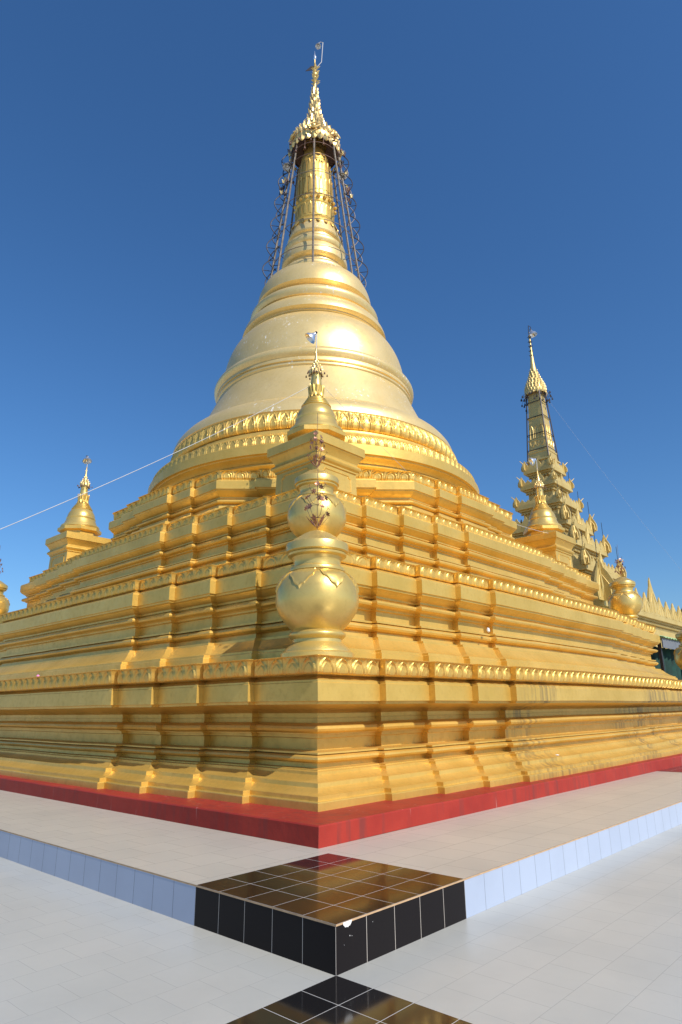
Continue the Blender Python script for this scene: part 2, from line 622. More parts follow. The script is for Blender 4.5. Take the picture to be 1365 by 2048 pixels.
for (x, z, s) in ((0.13, 0.19, 0.003), (0.15, 0.185, 0.002), (0.075, 0.15, 0.0015), (0.36, 0.22, 0.002)):
    g.add([(x - s, -0.003, z - s), (x + s, -0.003, z - s * 0.6), (x + s * 0.8, -0.003, z + s), (x - s * 0.7, -0.003, z + s)], [(0, 1, 2, 3)])
g.build('plaster_chip', M['white'], blk, smooth=0)
g = MB()   # black tiled path across the platform towards the right stairs
g.add([(11.55, 0.0, HP + 0.004), (13.35, 0.0, HP + 0.004), (13.35, 1.7, HP + 0.004), (11.55, 1.7, HP + 0.004)], [(0, 1, 2, 3)])
g.build('black_path', M['black'], plat, smooth=0)

# ------------------------------------------------------------------ the great pagoda
pagoda = empty('pagoda', (AX, AY, HP), 'huge gold stepped pagoda with a bell dome, standing on a red plinth', 'pagoda')
HPL = 8.745
pl = [Vector((AX + x * HPL + (2.2 if x > 0 else 0), AY + y * HPL + (2.2 if y > 0 else 0))) for x, y in ((-1, -1), (1, -1), (1, 1), (-1, 1))]
moulding(pl, [(0, HP), (0, 0.468), (0.012, 0.480), (3.0, 0.482)], 'plinth', M['red'], pagoda, seg=0.6, jitter=0.008)

STEPS = (1.2, 2.2, 3.2, 4.2)
OUT = 0.11
def stretch(poly, d):
    return [Vector((p.x + (d if p.x > AX + 5 else 0), p.y + (d if p.y > AY + 5 else 0))) for p in poly]
p1 = stretch(plan(8.10, STEPS, OUT), 2.2)
prof1 = [(0, 0.47), (0, 0.560), (0.006, 0.569), (0.055, 0.573), (0.055, 0.620), (0.062, 0.625)]
prof1 += [(0.12, 0.637), (0.18, 0.660), (0.23, 0.694), (0.235, 0.742), (0.242, 0.747), (0.29, 0.750)]
prof1 += [(0.34, 0.768), (0.385, 0.790), (0.415, 0.815), (0.415, 0.848), (0.422, 0.852), (0.47, 0.855), (0.47, 0.870), (0.60, 0.874), (0.61, 0.925)]
prof1 += arc(0.61, 0.928, 0.60, 1.030, 0.11) + [(0.55, 1.038), (0.55, 1.060), (0.80, 1.072), (0.80, 1.215), (0.73, 1.228), (0.73, 1.268), (0.64, 1.272)]
prof1 += arc(0.64, 1.285, 0.63, 1.405, 0.12) + [(0.73, 1.415), (0.73, 1.468), (0.742, 1.470), (0.742, 1.480), (0.73, 1.482), (0.73, 1.535)]
prof1 += [(0.715, 1.538), (0.69, 1.555), (0.62, 1.585), (0.48, 1.612), (0.33, 1.640), (0.255, 1.648), (0.25, 1.680), (0.205, 1.686), (0.20, 1.905), (0.212, 1.912), (0.212, 1.938), (0.225, 1.944), (0.31, 1.998)]
t1 = moulding(p1, prof1 + [(0.30, 2.10), (0.30, 2.17)], 'terrace', M['gold_low'], pagoda)
fr1 = [(0.31, 2.000), (0.20, 2.004), (0.175, 2.02), (0.16, 2.06), (0.155, 2.10), (0.15, 2.15), (0.13, 2.20), (0.11, 2.222), (0.135, 2.232), (0.6, 2.236)]
frieze(p1, fr1[:8], 0.27, 0.030, 'lotus_band', M['gold_relief'], t1, nu=28, nv=24)
moulding(p1, [(0.112, 2.221), (0.135, 2.232), (0.9, 2.236)], 'ledge', M['gold'], t1)

p2 = plan(7.62, STEPS, OUT, chamf=(0.62, 0, 0, 0))
prof2 = [(0, 1.990), (0, 2.345), (0.01, 2.355), (0.035, 2.358), (0.035, 2.390), (0.06, 2.395), (0.14, 2.435), (0.22, 2.495), (0.29, 2.575), (0.32, 2.580), (0.32, 2.615), (0.44, 2.630), (0.45, 2.700)]
prof2 += arc(0.46, 2.715, 0.45, 2.835, 0.10) + [(0.40, 2.845), (0.40, 2.875), (0.50, 2.890), (0.50, 3.040), (0.45, 3.050), (0.45, 3.080), (0.42, 3.085)]
prof2 += arc(0.42, 3.090, 0.41, 3.195, 0.09) + [(0.455, 3.200), (0.455, 3.225), (0.42, 3.230), (0.42, 3.262), (0.40, 3.275), (0.36, 3.300), (0.31, 3.340), (0.275, 3.350), (0.27, 3.378), (0.245, 3.385), (0.24, 3.590), (0.252, 3.596), (0.255, 3.615), (0.27, 3.620), (0.38, 3.685)]
t2 = moulding(p2, prof2 + [(0.37, 3.740), (0.37, 3.810)], 'terrace', M['gold'], pagoda)
fr2 = [(0.38, 3.687), (0.345, 3.690), (0.33, 3.710), (0.32, 3.750), (0.315, 3.800), (0.305, 3.840), (0.29, 3.862)]
frieze(p2, fr2, 0.26, 0.023, 'lotus_band', M['gold_relief'], t2, nu=24, nv=20)
moulding(p2, [(0.291, 3.861), (0.31, 3.872), (1.2, 3.876)], 'ledge', M['gold'], t2)

p3 = plan(6.42, STEPS, OUT)
prof3 = [(0, 3.810), (0, 4.050), (0.01, 4.060), (0.03, 4.065), (0.03, 4.090), (0.09, 4.120), (0.17, 4.180), (0.23, 4.250), (0.26, 4.260), (0.26, 4.290), (0.33, 4.300), (0.335, 4.350)]
prof3 += arc(0.335, 4.355, 0.325, 4.465, 0.09) + [(0.28, 4.470), (0.28, 4.495), (0.40, 4.505), (0.40, 4.675), (0.36, 4.685), (0.36, 4.705)]
prof3 += arc(0.355, 4.710, 0.345, 4.815, 0.08) + [(0.385, 4.820), (0.385, 4.848), (0.36, 4.853), (0.36, 4.880), (0.34, 4.895), (0.29, 4.935), (0.25, 4.970), (0.245, 4.992), (0.225, 5.000), (0.22, 5.185), (0.23, 5.190), (0.235, 5.210), (0.36, 5.275)]
t3 = moulding(p3, prof3 + [(0.41, 5.330), (0.41, 5.390)], 'terrace', M['gold'], pagoda)
fr3 = [(0.42, 5.277), (0.415, 5.280), (0.40, 5.300), (0.395, 5.340), (0.39, 5.380), (0.38, 5.420), (0.365, 5.442)]
frieze(p3, fr3, 0.26, 0.021, 'lotus_band', M['gold_relief'], t3, nu=22, nv=18)
moulding(p3, [(0.366, 5.441), (0.385, 5.451), (2.0, 5.455)], 'ledge', M['gold'], t3)

K4 = 3.16
p4 = plan(5.72, (0.82, 1.60), 0.10, chamf=(0, 0, 0, 0))
def plan4(h, k):
    pts = []
    for q in range(4):
        c, s = [(1, 0), (0, 1), (-1, 0), (0, -1)][q]
        rot = lambda p: (c * p[0] - s * p[1], s * p[0] + c * p[1])
        A0, B0 = Vector((-h, -h + k)), Vector((-h + k, -h))
        d = (B0 - A0).normalized()
        nn = Vector((-1, -1)).normalized()
        chain = [A0, A0 + d * 0.78, A0 + d * 0.78 + nn * 0.13, B0 - d * 0.78 + nn * 0.13, B0 - d * 0.78, B0]
        xs = (-h + k + 0.75, -h + k + 1.53)
        left = [(xs[0], -h), (xs[0], -h - 0.11), (xs[1], -h - 0.11), (xs[1], -h - 0.22)]
        right = [(-x, y) for x, y in left[::-1]]
        pts += [rot((p.x, p.y)) for p in chain] + [rot(p) for p in left + right]
    return [Vector((p[0] + AX, p[1] + AY)) for p in pts]
p4 = plan4(5.72, K4 + 0.10)
prof4 = [(0, 5.50), (0, 5.66), (0.03, 5.68), (0.12, 5.78), (0.18, 5.88), (0.30, 5.90), (0.31, 6.00)]
prof4 += arc(0.33, 6.01, 0.325, 6.11, 0.09) + [(0.36, 6.115), (0.36, 6.15), (0.34, 6.155), (0.34, 6.185), (0.30, 6.21), (0.24, 6.26), (0.20, 6.305), (0.195, 6.325), (0.165, 6.33), (0.16, 6.505), (0.17, 6.515), (0.175, 6.535), (0.29, 6.60)]
t4 = moulding(p4, prof4 + [(0.31, 6.7), (0.31, 6.77)], 'terrace', M['gold'], pagoda)
fr4 = [(0.30, 6.602), (0.295, 6.605), (0.28, 6.63), (0.275, 6.68), (0.265, 6.73), (0.25, 6.77), (0.235, 6.79)]
frieze(p4, fr4, 0.27, 0.030, 'lotus_band', M['gold_relief'], t4, nu=22, nv=18)
moulding(p4, [(0.236, 6.789), (0.25, 6.80), (1.6, 6.806)], 'ledge', M['gold'], t4)

C2 = (AX, AY, 0)
mb = MB()
prof = [(4.95, 6.70), (4.95, 6.80), (4.88, 6.84), (4.80, 6.86), (4.80, 6.92)]
prof += [(4.80 + 0.09 * math.sin(PI * t / 6), 6.92 + 0.12 * t / 6) for t in range(1, 7)]
prof += [(4.76, 7.045), (4.76, 7.14), (4.81, 7.145), (4.81, 7.17)]
prof += [(4.82 + 0.09 * math.sin(PI * t / 6), 7.17 + 0.12 * t / 6) for t in range(1, 7)]
prof += [(4.79, 7.295), (4.79, 7.33), (4.81, 7.335), (4.83, 7.37), (4.89, 7.42), (4.97, 7.45), (4.975, 7.48), (5.06, 7.485), (5.07, 7.72), (5.05, 7.735), (4.95, 7.75)]
prof += [(4.70, 8.0), (4.6, 8.1)]
mb.lathe(prof, 160, C2, cap=False)
rb = mb.build('round_terrace', M['gold'], pagoda)
round_frieze([(4.95, 7.752), (4.965, 7.77), (4.965, 7.83), (4.96, 7.90), (4.96, 7.965), (4.93, 7.985)], 132, 0.022, 'lotus_band', M['gold_relief'], rb, nu=18, nv=14)
mb = MB()
prof = [(4.93, 7.985), (4.86, 7.99), (4.70, 8.10), (4.62, 8.18), (4.58, 8.20), (4.55, 8.25), (4.48, 8.27), (4.46, 8.34), (4.40, 8.36), (4.2, 8.38)]
mb.lathe(prof, 160, C2, cap=False)
mb.build('ledge', M['gold'], rb)
round_frieze([(4.30, 8.36), (4.42, 8.40), (4.47, 8.47), (4.48, 8.56), (4.47, 8.68), (4.43, 8.80), (4.36, 8.885)], 93, 0.036, 'lotus_band', M['gold_relief'], rb, nu=22, nv=18)

C2 = (AX - 0.02, AY + 0.02, 0)
# bell: flare, cone, torus ring, body
mb = MB()
prof = [(4.38, 8.87), (4.42, 8.90), (4.40, 9.02), (4.36, 9.12), (4.30, 9.21), (4.22, 9.31), (4.13, 9.39), (4.03, 9.46), (3.93, 9.51), (3.83, 9.545), (3.75, 9.57)]
prof += [(3.75 + (3.14 - 3.75) * t / 8 - 0.02 * math.sin(PI * t / 8), 9.57 + (10.90 - 9.57) * t / 8) for t in range(1, 9)]
prof += [(3.15, 10.92), (3.18, 10.94), (3.18, 10.99), (3.14, 11.01), (3.14, 11.04), (3.19, 11.06), (3.19, 11.12)]
prof += [(3.125 + 0.14 * math.sin(PI * t / 10), 11.14 + 0.40 * t / 10) for t in range(1, 10)]
prof += [(3.06, 11.54), (2.99, 11.56)]
for t in range(1, 17):
    f = t / 16
    a = f * 1.15
    prof.append((2.99 - 0.74 * (1 - math.cos(a)) / (1 - math.cos(1.15)), 11.56 + 1.72 * math.sin(a) / math.sin(1.15)))
mb.lathe(prof, 144, C2, cap=False)
bell = mb.build('bell', M['gold_bell'], pagoda)

mb = MB()
prof = [(2.25, 13.26), (2.31, 13.30), (2.31, 13.34), (2.37, 13.36)]
def bandp(r0, z0, r1, z1, b, n=8):
    return [(r0 + (r1 - r0) * t / n + b * math.sin(PI * t / n), z0 + (z1 - z0) * t / n) for t in range(n + 1)]
prof += bandp(2.44, 13.40, 2.13, 13.94, 0.07)
prof += [(2.00, 13.97)] + bandp(2.12, 14.02, 1.95, 14.46, 0.15) + [(1.80, 14.49), (1.80, 14.60), (1.90, 14.64)]
prof += bandp(1.97, 14.68, 1.76, 15.42, 0.05) + [(1.70, 15.49), (1.60, 15.55), (1.45, 15.59)]
prof += [(1.16, 15.62), (1.14, 15.68)] + bandp(1.16, 15.72, 1.10, 16.16, 0.13)
prof += [(1.00, 16.20), (1.00, 16.34), (1.12, 16.38)] + bandp(1.16, 16.42, 1.09, 16.84, 0.03)
prof += [(0.98, 16.88)] + bandp(1.05, 16.92, 0.97, 17.26, 0.09) + [(0.88, 17.29), (0.88, 17.42), (0.95, 17.46)]
prof += bandp(0.97, 17.50, 0.86, 17.88, 0.0)
mb.lathe(prof, 112, C2, cap=False)
mb.build('ring_moulding', M['gold_bell'], pagoda)

# lotus bud of the spire, with downturned and upturned petals
mb = MB()
prof = [(0.87, 17.86), (0.86, 18.0), (0.82, 18.10), (0.74, 18.16)] + bandp(0.72, 18.2, 0.70, 18.34, 0.04) + [(0.70, 18.36), (0.69, 18.85), (0.72, 18.90)]
prof += bandp(0.70, 18.94, 0.68, 19.18, 0.03) + [(0.69, 19.22)] + bandp(0.67, 19.26, 0.49, 21.3, 0.05, 10) + [(0.40, 21.6), (0.2, 21.9)]
mb.lathe(prof, 72, C2)
bud = mb.build('lotus_bud', M['gold_relief'], pagoda)
mb = MB()
def petal_ring(mb, c, n, r0, z0, r1, z1, wid, th, tipz, phase=0.0):
    """ring of pointed leaves on a cone; root (r0,z0), tip (r1,tipz)"""
    for i in range(n):
        a0 = 2 * PI * (i + phase) / n
        pts = []
        for t, w in ((0, 0.85), (0.35, 1.0), (0.7, 0.75), (0.88, 0.4), (1.0, 0.02)):
            r = r0 + (r1 - r0) * t
            z = z0 + (tipz - z0) * t
            da = wid * w / max(r, 0.05)
            for s, e in ((-1, 0), (0, th), (1, 0)):
                a = a0 + s * da
                pts.append((c[0] + (r + e) * math.cos(a), c[1] + (r + e) * math.sin(a), z))
        fs = []
        for k in range(4):
            for s in range(2):
                fs.append((k * 3 + s, k * 3 + s + 1, (k + 1) * 3 + s + 1, (k + 1) * 3 + s))
        mb.add(pts, fs)
petal_ring(mb, C2, 20, 0.80, 18.12, 0.93, 0, 0.10, 0.02, 17.80)
petal_ring(mb, C2, 22, 0.70, 18.36, 0.715, 0, 0.075, 0.012, 18.86)
petal_ring(mb, C2, 22, 0.69, 19.26, 0.675, 0, 0.075, 0.012, 20.1)
petal_ring(mb, C2, 20, 0.655, 20.0, 0.59, 0, 0.075, 0.012, 20.9, 0.5)
for i in range(20):
    a = 2 * PI * i / 20
    mb.lathe([(0.01, -0.07), (0.06, -0.04), (0.08, 0), (0.06, 0.04), (0.01, 0.07)], 8, (AX + 0.73 * math.cos(a), AY + 0.73 * math.sin(a), 19.06))
mb.build('petals', M['gold_relief'], bud)

# the crowning umbrella (hti) with its filigree
def umbrella(parent, c, prof, spikes, mat, name='umbrella', keep=True):
    mb = MB()
    mb.lathe(prof, 40, c, cap=False)
    o = mb.build(name, mat, parent, keep)
    mb = MB()
    for (r, z, n, h, w) in spikes:
        petal_ring(mb, c, n, r, z, r + h * 0.05, 0, w, w * 0.6, z + h, rnd.random())
    mb.build('filigree', mat, o, keep)
    return o
hp = [(0.86, 21.62), (0.93, 21.80), (0.92, 21.95), (0.86, 22.1), (0.72, 22.36), (0.54, 22.62), (0.40, 22.88), (0.30, 23.2), (0.24, 23.55), (0.185, 24.0), (0.14, 24.4), (0.09, 24.8), (0.06, 25.2), (0.035, 25.8)]
sp = [(0.93, 21.62, 26, -0.18, 0.10)]
for k in range(16):
    f = k / 15
    z = 21.70 + f * 3.0
    r = 0.93
    for (ra, za), (rb_, zb) in zip(hp, hp[1:]):
        if za <= z <= zb:
            r = ra + (rb_ - ra) * (z - za) / (zb - za)
    sp.append((r + 0.005, z, max(8, int(34 * r / 0.93)), 0.21, 0.04 + 0.015 * r))
um = umbrella(pagoda, C2, hp, sp, M['gilt'])
mb = MB()
mb.lathe([(0.88, 21.60), (0.86, 21.72), (0.70, 21.85), (0.45, 21.95)], 40, C2, cap=False)
mb.build('inner_shade', M['rust'], um)  # dark sheet added to stand in for the shade inside the umbrella
for da in (-62, -4, 50, 110, 170, 230):   # eye ornaments on the rim
    mb = MB()
    a = math.atan2(CAM.y - AY, CAM.x - AX) + R(da)
    n_ = Vector((math.cos(a), math.sin(a), 0.25)).normalized()
    tx = Vector((-math.sin(a), math.cos(a), 0))
    tz = n_.cross(tx)
    c0 = Vector((AX, AY, 21.98)) + Vector((math.cos(a), math.sin(a), 0)) * 0.99
    up_, lo_ = [], []
    for i in range(13):
        t = i / 12
        up_.append(c0 + tx * (-0.26 + 0.52 * t) + tz * (0.17 * math.sin(PI * t) ** 1.3))
        lo_.append(c0 + tx * (-0.26 + 0.52 * t) - tz * (0.13 * math.sin(PI * t) ** 1.3))
    mb.tube(up_, 0.022, 6)
    mb.tube(lo_, 0.022, 6)
    q = n_.to_track_quat('Z', 'Y').to_matrix()
    mb.lathe([(0.10, -0.05), (0.095, 0.0), (0.07, 0.04), (0.03, 0.06), (0.001, 0.065)], 14, c0, tilt=q)
    mb.build('eye_ornament', M['gilt'], um)
mb = MB()   # finial: stacked knobs, vane and jewel bud above the umbrella
fin = [(0.03, 25.2)]
for z, r in ((25.35, 0.09), (25.6, 0.11), (25.85, 0.08)):
    fin += [(0.04, z - 0.10), (r, z - 0.03), (r, z + 0.03), (0.04, z + 0.10)]
fin += [(0.03, 26.1), (0.025, 26.5)]
mb.lathe(fin, 12, C2)
for i in range(7):
    a = i * 0.9
    z = 25.1 + 0.14 * i
    q = Matrix.Rotation(a, 3, 'Z') @ Matrix.Rotation(1.2, 3, 'X')
    petal_ring(mb, (AX, AY, 0), 4, 0.06, z, 0.17, 0, 0.05, 0.02, z + 0.10, rnd.random())
mb.build('finial', M['gilt'], um)
mb = MB()
v0 = Vector((AX, AY, 25.98))
sd = r2.copy()
for s, hgt in ((1, 0.0), (-1, -0.25)):
    tip = v0 - sd * 0.42 + Vector((0, 0, hgt * 0.6))
mb.add([v0 + Vector((0, 0, 0.13)), v0 - sd * 0.18 + Vector((0, 0, 0.10)), v0 - sd * 0.40 + Vector((0, 0, -0.16)), v0 - sd * 0.16 + Vector((0, 0, -0.12)), v0 + Vector((0, 0, -0.10)),
        v0 + fw * 0.02 + Vector((0, 0, 0.13)), v0 + fw * 0.02 - sd * 0.18 + Vector((0, 0, 0.10)), v0 + fw * 0.02 - sd * 0.40 + Vector((0, 0, -0.16)), v0 + fw * 0.02 - sd * 0.16 + Vector((0, 0, -0.12)), v0 + fw * 0.02 + Vector((0, 0, -0.10))],
       [(0, 1, 2, 3, 4), (9, 8, 7, 6, 5), (0, 5, 6, 1), (1, 6, 7, 2), (2, 7, 8, 3), (3, 8, 9, 4), (4, 9, 5, 0)])
mb.build('vane', M['dark'], um)
mb = MB()
mb.lathe([(0.02, 26.4), (0.06, 26.46), (0.07, 26.55), (0.03, 26.65), (0.012, 26.75), (0.002, 26.9)], 10, C2)
mb.build('jewel_bud', M['lamp'], um)
for i in range(34):   # little bells hanging under the umbrella's rim
    mb = MB()
    a = 2 * PI * i / 34 + rnd.uniform(-0.05, 0.05)
    r = 0.93 + rnd.uniform(-0.10, 0.22)
    z = 21.55 - rnd.uniform(0, 0.55)
    p = (AX + r * math.cos(a), AY + r * math.sin(a), z)
    mb.lathe([(0.045, -0.06), (0.035, 0.0), (0.012, 0.05)], 7, p)
    mb.tube([(p[0], p[1], z + 0.05), (AX + 0.9 * math.cos(a), AY + 0.9 * math.sin(a), 21.75)], 0.007, 4)
    mb.build('hanging_bell', M['rust'], um)

# scaffold cage round the spire
cage = empty('scaffold', (AX, AY, 15.48), 'thin steel pole cage with wire hoops standing round the top spire of the pagoda', 'scaffold')
acam = math.atan2(CAM.y - AY, CAM.x - AX)
def cage_r(z):
    return 1.63 + (0.87 - 1.63) * (z - 15.4) / (21.5 - 15.4)
for da in (-3, -52, -78, 50, 76, 128, -130, 180):
    a = acam + R(da)
    mb = MB()
    mb.tube([(AX + cage_r(z) * math.cos(a), AY + cage_r(z) * math.sin(a), z) for z in (15.48, 17.3, 19.4, 21.5)], 0.036, 6)
    mb.build('pole', M['steel'], cage)
for z in (16.3, 17.5, 18.7, 19.8, 20.7, 21.3):
    mb = MB()
    mb.tube([(AX + cage_r(z) * math.cos(t * PI / 18), AY + cage_r(z) * math.sin(t * PI / 18), z) for t in range(37)], 0.014, 5)
    mb.build('ring', M['steel' if z < 20 else 'rust'], cage)
for dah in (-80, 80, -104, 102):
    mb = MB()
    a = acam + R(dah)
    for k in range(6):
        z0 = 15.75 + k * 0.96
        z1 = z0 + 1.05
        pts = []
        for t in range(11):
            f = t / 10
            z = z0 + (z1 - z0) * f
            r = cage_r(z) + 0.34 * math.sin(PI * f)
            pts.append((AX + r * math.cos(a), AY + r * math.sin(a), z))
        mb.tube(pts, 0.018, 5)
        zm = z0 + 0.45
        mb.tube([(AX + cage_r(zm) * math.cos(a), AY + cage_r(zm) * math.sin(a), zm), (AX + (cage_r(zm) + 0.33) * math.cos(a), AY + (cage_r(zm) + 0.33) * math.sin(a), zm)], 0.012, 5)
    mb.build('hoop', M['dark'], cage)
for k in range(7):
    for da in (-52, 50):
        mb = MB()
        z = 15.9 + k * 0.75
        a1, a2 = acam + R(da), acam + R(da * 1.5)
        mb.tube([(AX + cage_r(z) * math.cos(a1), AY + cage_r(z) * math.sin(a1), z), (AX + cage_r(z + 0.5) * math.cos(a2), AY + cage_r(z + 0.5) * math.sin(a2), z + 0.5)], 0.014, 5)
        mb.build('brace', M['dark'], cage)
for i in range(44):   # small ornaments hung on the cage
    mb = MB()
    sgn = rnd.choice((-1, 1))
    a = acam + R(sgn * rnd.uniform(60, 100))
    z = rnd.uniform(19.3, 21.5)
    r = cage_r(z) + rnd.uniform(0, 0.22)
    petal_ring(mb, (AX + r * math.cos(a), AY + r * math.sin(a), 0), 4, 0.02, z, 0.06, 0, 0.04, 0.02, z + rnd.uniform(0.08, 0.16))
    mb.build('ornament', M[rnd.choice(('gilt', 'rust', 'dark'))], cage)

# ------------------------------------------------------------------ floodlights
def lamp(name, loc, aim, label, size=0.2, group='floodlights on the spires'):
    """bell reflector with socket; aim = direction the mouth points"""
    e = empty(name, loc, label, 'lamp', group)
    q = Vector(aim).normalized().to_track_quat('Z', 'Y').to_matrix()
    s = size
    mb = MB()
    mb.lathe([(0.22 * s, -0.1 * s), (0.30 * s, 0.1 * s), (0.55 * s, 0.45 * s), (0.85 * s, 0.75 * s), (1.0 * s, 1.15 * s), (0.96 * s, 1.14 * s), (0.8 * s, 0.75 * s), (0.5 * s, 0.45 * s), (0.2 * s, 0.2 * s)], 24, (0, 0, 0), tilt=q, cap=False)
    mb.build('reflector', M['lamp'], e, keep=False)
    mb = MB()
    mb.lathe([(0.15 * s, -0.45 * s), (0.2 * s, -0.4 * s), (0.2 * s, -0.05 * s), (0.24 * s, 0.0)], 12, (0, 0, 0), tilt=q)
    mb.build('socket', M['dark'], e, keep=False)
    mb = MB()
    mb.lathe([(0.02 * s, 0.1 * s), (0.2 * s, 0.25 * s), (0.28 * s, 0.55 * s), (0.2 * s, 0.8 * s), (0.02 * s, 0.88 * s)], 12, (0, 0, 0), tilt=q)
    mb.build('bulb', M['white'], e, keep=False)
    return e
def pole(e, pts, r, mat):
    """bracket of a lamp; points relative to the lamp"""
    mb = MB()
    mb.tube(pts, r, 6)
    mb.build('bracket', M[mat], e, keep=False)
S = Vector((AX, AY, 0))
e = lamp('floodlight', (AX + 0.11 * r2.x, AY + 0.11 * r2.y, 27.24), (-0.1, -0.1, -1), 'round floodlight at the very tip of the great pagoda, hanging from a bent white pole', 0.115)
pole(e, [(0, 0, 0.05), r2 * 0.10 + Vector((0, 0, 0.12)), r2 * 0.19 + Vector((0, 0, 0.10)), r2 * 0.13 + Vector((0, 0, -0.95)), r2 * 0.0 + Vector((0, 0, -1.15)), r2 * -0.09 + Vector((0, 0, -1.25))], 0.015, 'cable')
a = acam + R(-74)
e = lamp('floodlight', (AX + 1.06 * math.cos(a), AY + 1.06 * math.sin(a), 20.85), (-0.25, -0.1, -1), 'bright silver floodlight on the left side of the pole cage round the top spire', 0.17)
pole(e, [(0, 0, 0.1), (0.05, 0.0, 0.16), (0.25 * math.cos(a + PI), 0.25 * math.sin(a + PI), -0.05)], 0.015, 'steel')
a = acam + R(76)
e = lamp('floodlight', (AX + 1.0 * math.cos(a), AY + 1.0 * math.sin(a), 20.55), (0.0, -0.2, -1), 'dull floodlight on the right side of the pole cage round the top spire', 0.15)
pole(e, [(0, 0, 0.1), (0.02, 0.0, 0.16), (0.2 * math.cos(a + PI), 0.2 * math.sin(a + PI), -0.05)], 0.015, 'steel')

# ------------------------------------------------------------------ corner stupas on the third terrace
def small_stupa():
    e = empty('small_stupa', (0, 0, 0), 'x', 'stupa', 'small stupas on the corners of the third terrace')
    def sq(prof, mb, seg=1):
        vs, fs = [], []
        for h, z in prof:
            vs += [(-h, -h, z), (h, -h, z), (h, h, z), (-h, h, z)]
        for k in range(len(prof) - 1):
            for i in range(4):
                j = (i + 1) % 4
                fs.append((k * 4 + i, k * 4 + j, (k + 1) * 4 + j, (k + 1) * 4 + i))
        n = len(prof) - 1
        fs.append((n * 4, n * 4 + 1, n * 4 + 2, n * 4 + 3))
        mb.add(vs, fs)
    mb = MB()
    prof = [(0.66, 0), (0.66, 0.05), (0.575, 0.09), (0.56, 0.62), (0.585, 0.63), (0.585, 0.66)]
    prof += [(0.59 + 0.055 * math.sin(PI * t / 6), 0.665 + 0.13 * t / 6) for t in range(7)]
    prof += [(0.585, 0.80), (0.585, 0.83), (0.60, 0.85), (0.64, 0.93), (0.675, 0.965), (0.675, 0.985), (0.70, 0.99), (0.70, 1.165), (0.685, 1.18), (0.55, 1.20)]
    sq(prof, mb)
    ped = mb.build('pedestal', M['gold'], e, keep=False)
    mb = MB()   # raised panel frames with notched corners on the four faces
    for k in range(4):
        q = Matrix.Rotation(k * PI / 2, 3, 'Z')
        w, z0, z1, nt_ = 0.40, 0.16, 0.54, 0.07
        path = [(-w + nt_, z0), (w - nt_, z0), (w - nt_, z0 + nt_ * 0.5), (w, z0 + nt_), (w, z1 - nt_), (w - nt_, z1 - nt_ * 0.5), (w - nt_, z1), (-w + nt_, z1), (-w + nt_, z1 - nt_ * 0.5), (-w, z1 - nt_), (-w, z0 + nt_), (-w + nt_, z0 + nt_ * 0.5), (-w + nt_, z0)]
        mb.tube([q @ Vector((x, -0.578 + 0.03 * (z - 0.09), z)) for x, z in path], 0.012, 5)
    mb.build('panel_frame', M['gold'], ped, keep=False)
    mb = MB()
    oc = [(0.50, 1.19), (0.50, 1.33), (0.58, 1.36), (0.60, 1.37), (0.60, 1.46), (0.58, 1.475), (0.45, 1.49)]
    q8 = Matrix.Rotation(PI / 8, 3, 'Z')
    mb.lathe([(r / math.cos(PI / 8) * 0.97, z) for r, z in oc], 8, tilt=q8)
    mb.build('octagonal_base', M['gold'], e, keep=False)
    mb = MB()
    prof = [(0.50, 1.47), (0.56, 1.49), (0.565, 1.53), (0.55, 1.56), (0.50, 1.58), (0.475, 1.62), (0.445, 1.70), (0.42, 1.76), (0.425, 1.78), (0.43, 1.80), (0.41, 1.83), (0.405, 1.85)]
    prof += [(0.40 - 0.10 * (t / 6) ** 1.6, 1.87 + 0.21 * t / 6) for t in range(7)]
    for k in range(4):
        r = 0.295 - k * 0.035
        z = 2.085 + k * 0.055
        prof += [(r, z), (r + 0.016, z + 0.012), (r + 0.016, z + 0.03), (r - 0.006, z + 0.042), (r - 0.034, z + 0.046)]
    prof += [(0.15, 2.31)]
    mb.lathe(prof, 56)
    mb.build('bell', M['gold_pot'], e, keep=False)
    mb = MB()
    mb.lathe([(0.15, 2.30), (0.135, 2.36), (0.135, 2.44), (0.155, 2.53), (0.165, 2.57), (0.12, 2.58)], 28)
    petal_ring(mb, (0, 0, 0), 14, 0.142, 2.33, 0.168, 0, 0.03, 0.012, 2.60)
    petal_ring(mb, (0, 0, 0), 14, 0.14, 2.42, 0.172, 0, 0.03, 0.012, 2.30, 0.5)
    mb.build('lotus_cup', M['gold_relief'], e, keep=False)
    mb = MB()
    mb.lathe([(0.12, 2.55), (0.118, 2.62), (0.10, 2.88), (0.105, 2.90)], 28)
    mb.build('neck', M['gold_pot'], e, keep=False)
    hp = [(0.135, 2.90), (0.13, 2.96), (0.10, 3.02), (0.07, 3.08), (0.045, 3.18), (0.03, 3.28), (0.015, 3.42), (0.006, 3.56)]
    spk = [(0.135, 2.90, 14, -0.05, 0.025), (0.135, 2.90, 14, 0.09, 0.022), (0.12, 2.97, 12, 0.08, 0.02), (0.085, 3.04, 10, 0.07, 0.016), (0.05, 3.14, 8, 0.06, 0.012), (0.02, 3.38, 5, 0.05, 0.012), (0.015, 3.46, 5, 0.07, 0.012)]
    u_ = umbrella(e, (0, 0, 0), hp, spk, M['gilt'], keep=False)
    for i in range(16):
        mb = MB()
        a = 2 * PI * i / 16
        r = 0.15 + 0.04 * (i % 3)
        mb.lathe([(0.018, -0.025), (0.012, 0.01), (0.004, 0.025)], 6, (r * math.cos(a), r * math.sin(a), 2.86 + 0.02 * (i % 2)))
        mb.build('hanging_bell', M['rust'], u_, keep=False)
    return e
ST = 5.10
st = small_stupa()
Z3 = 5.454
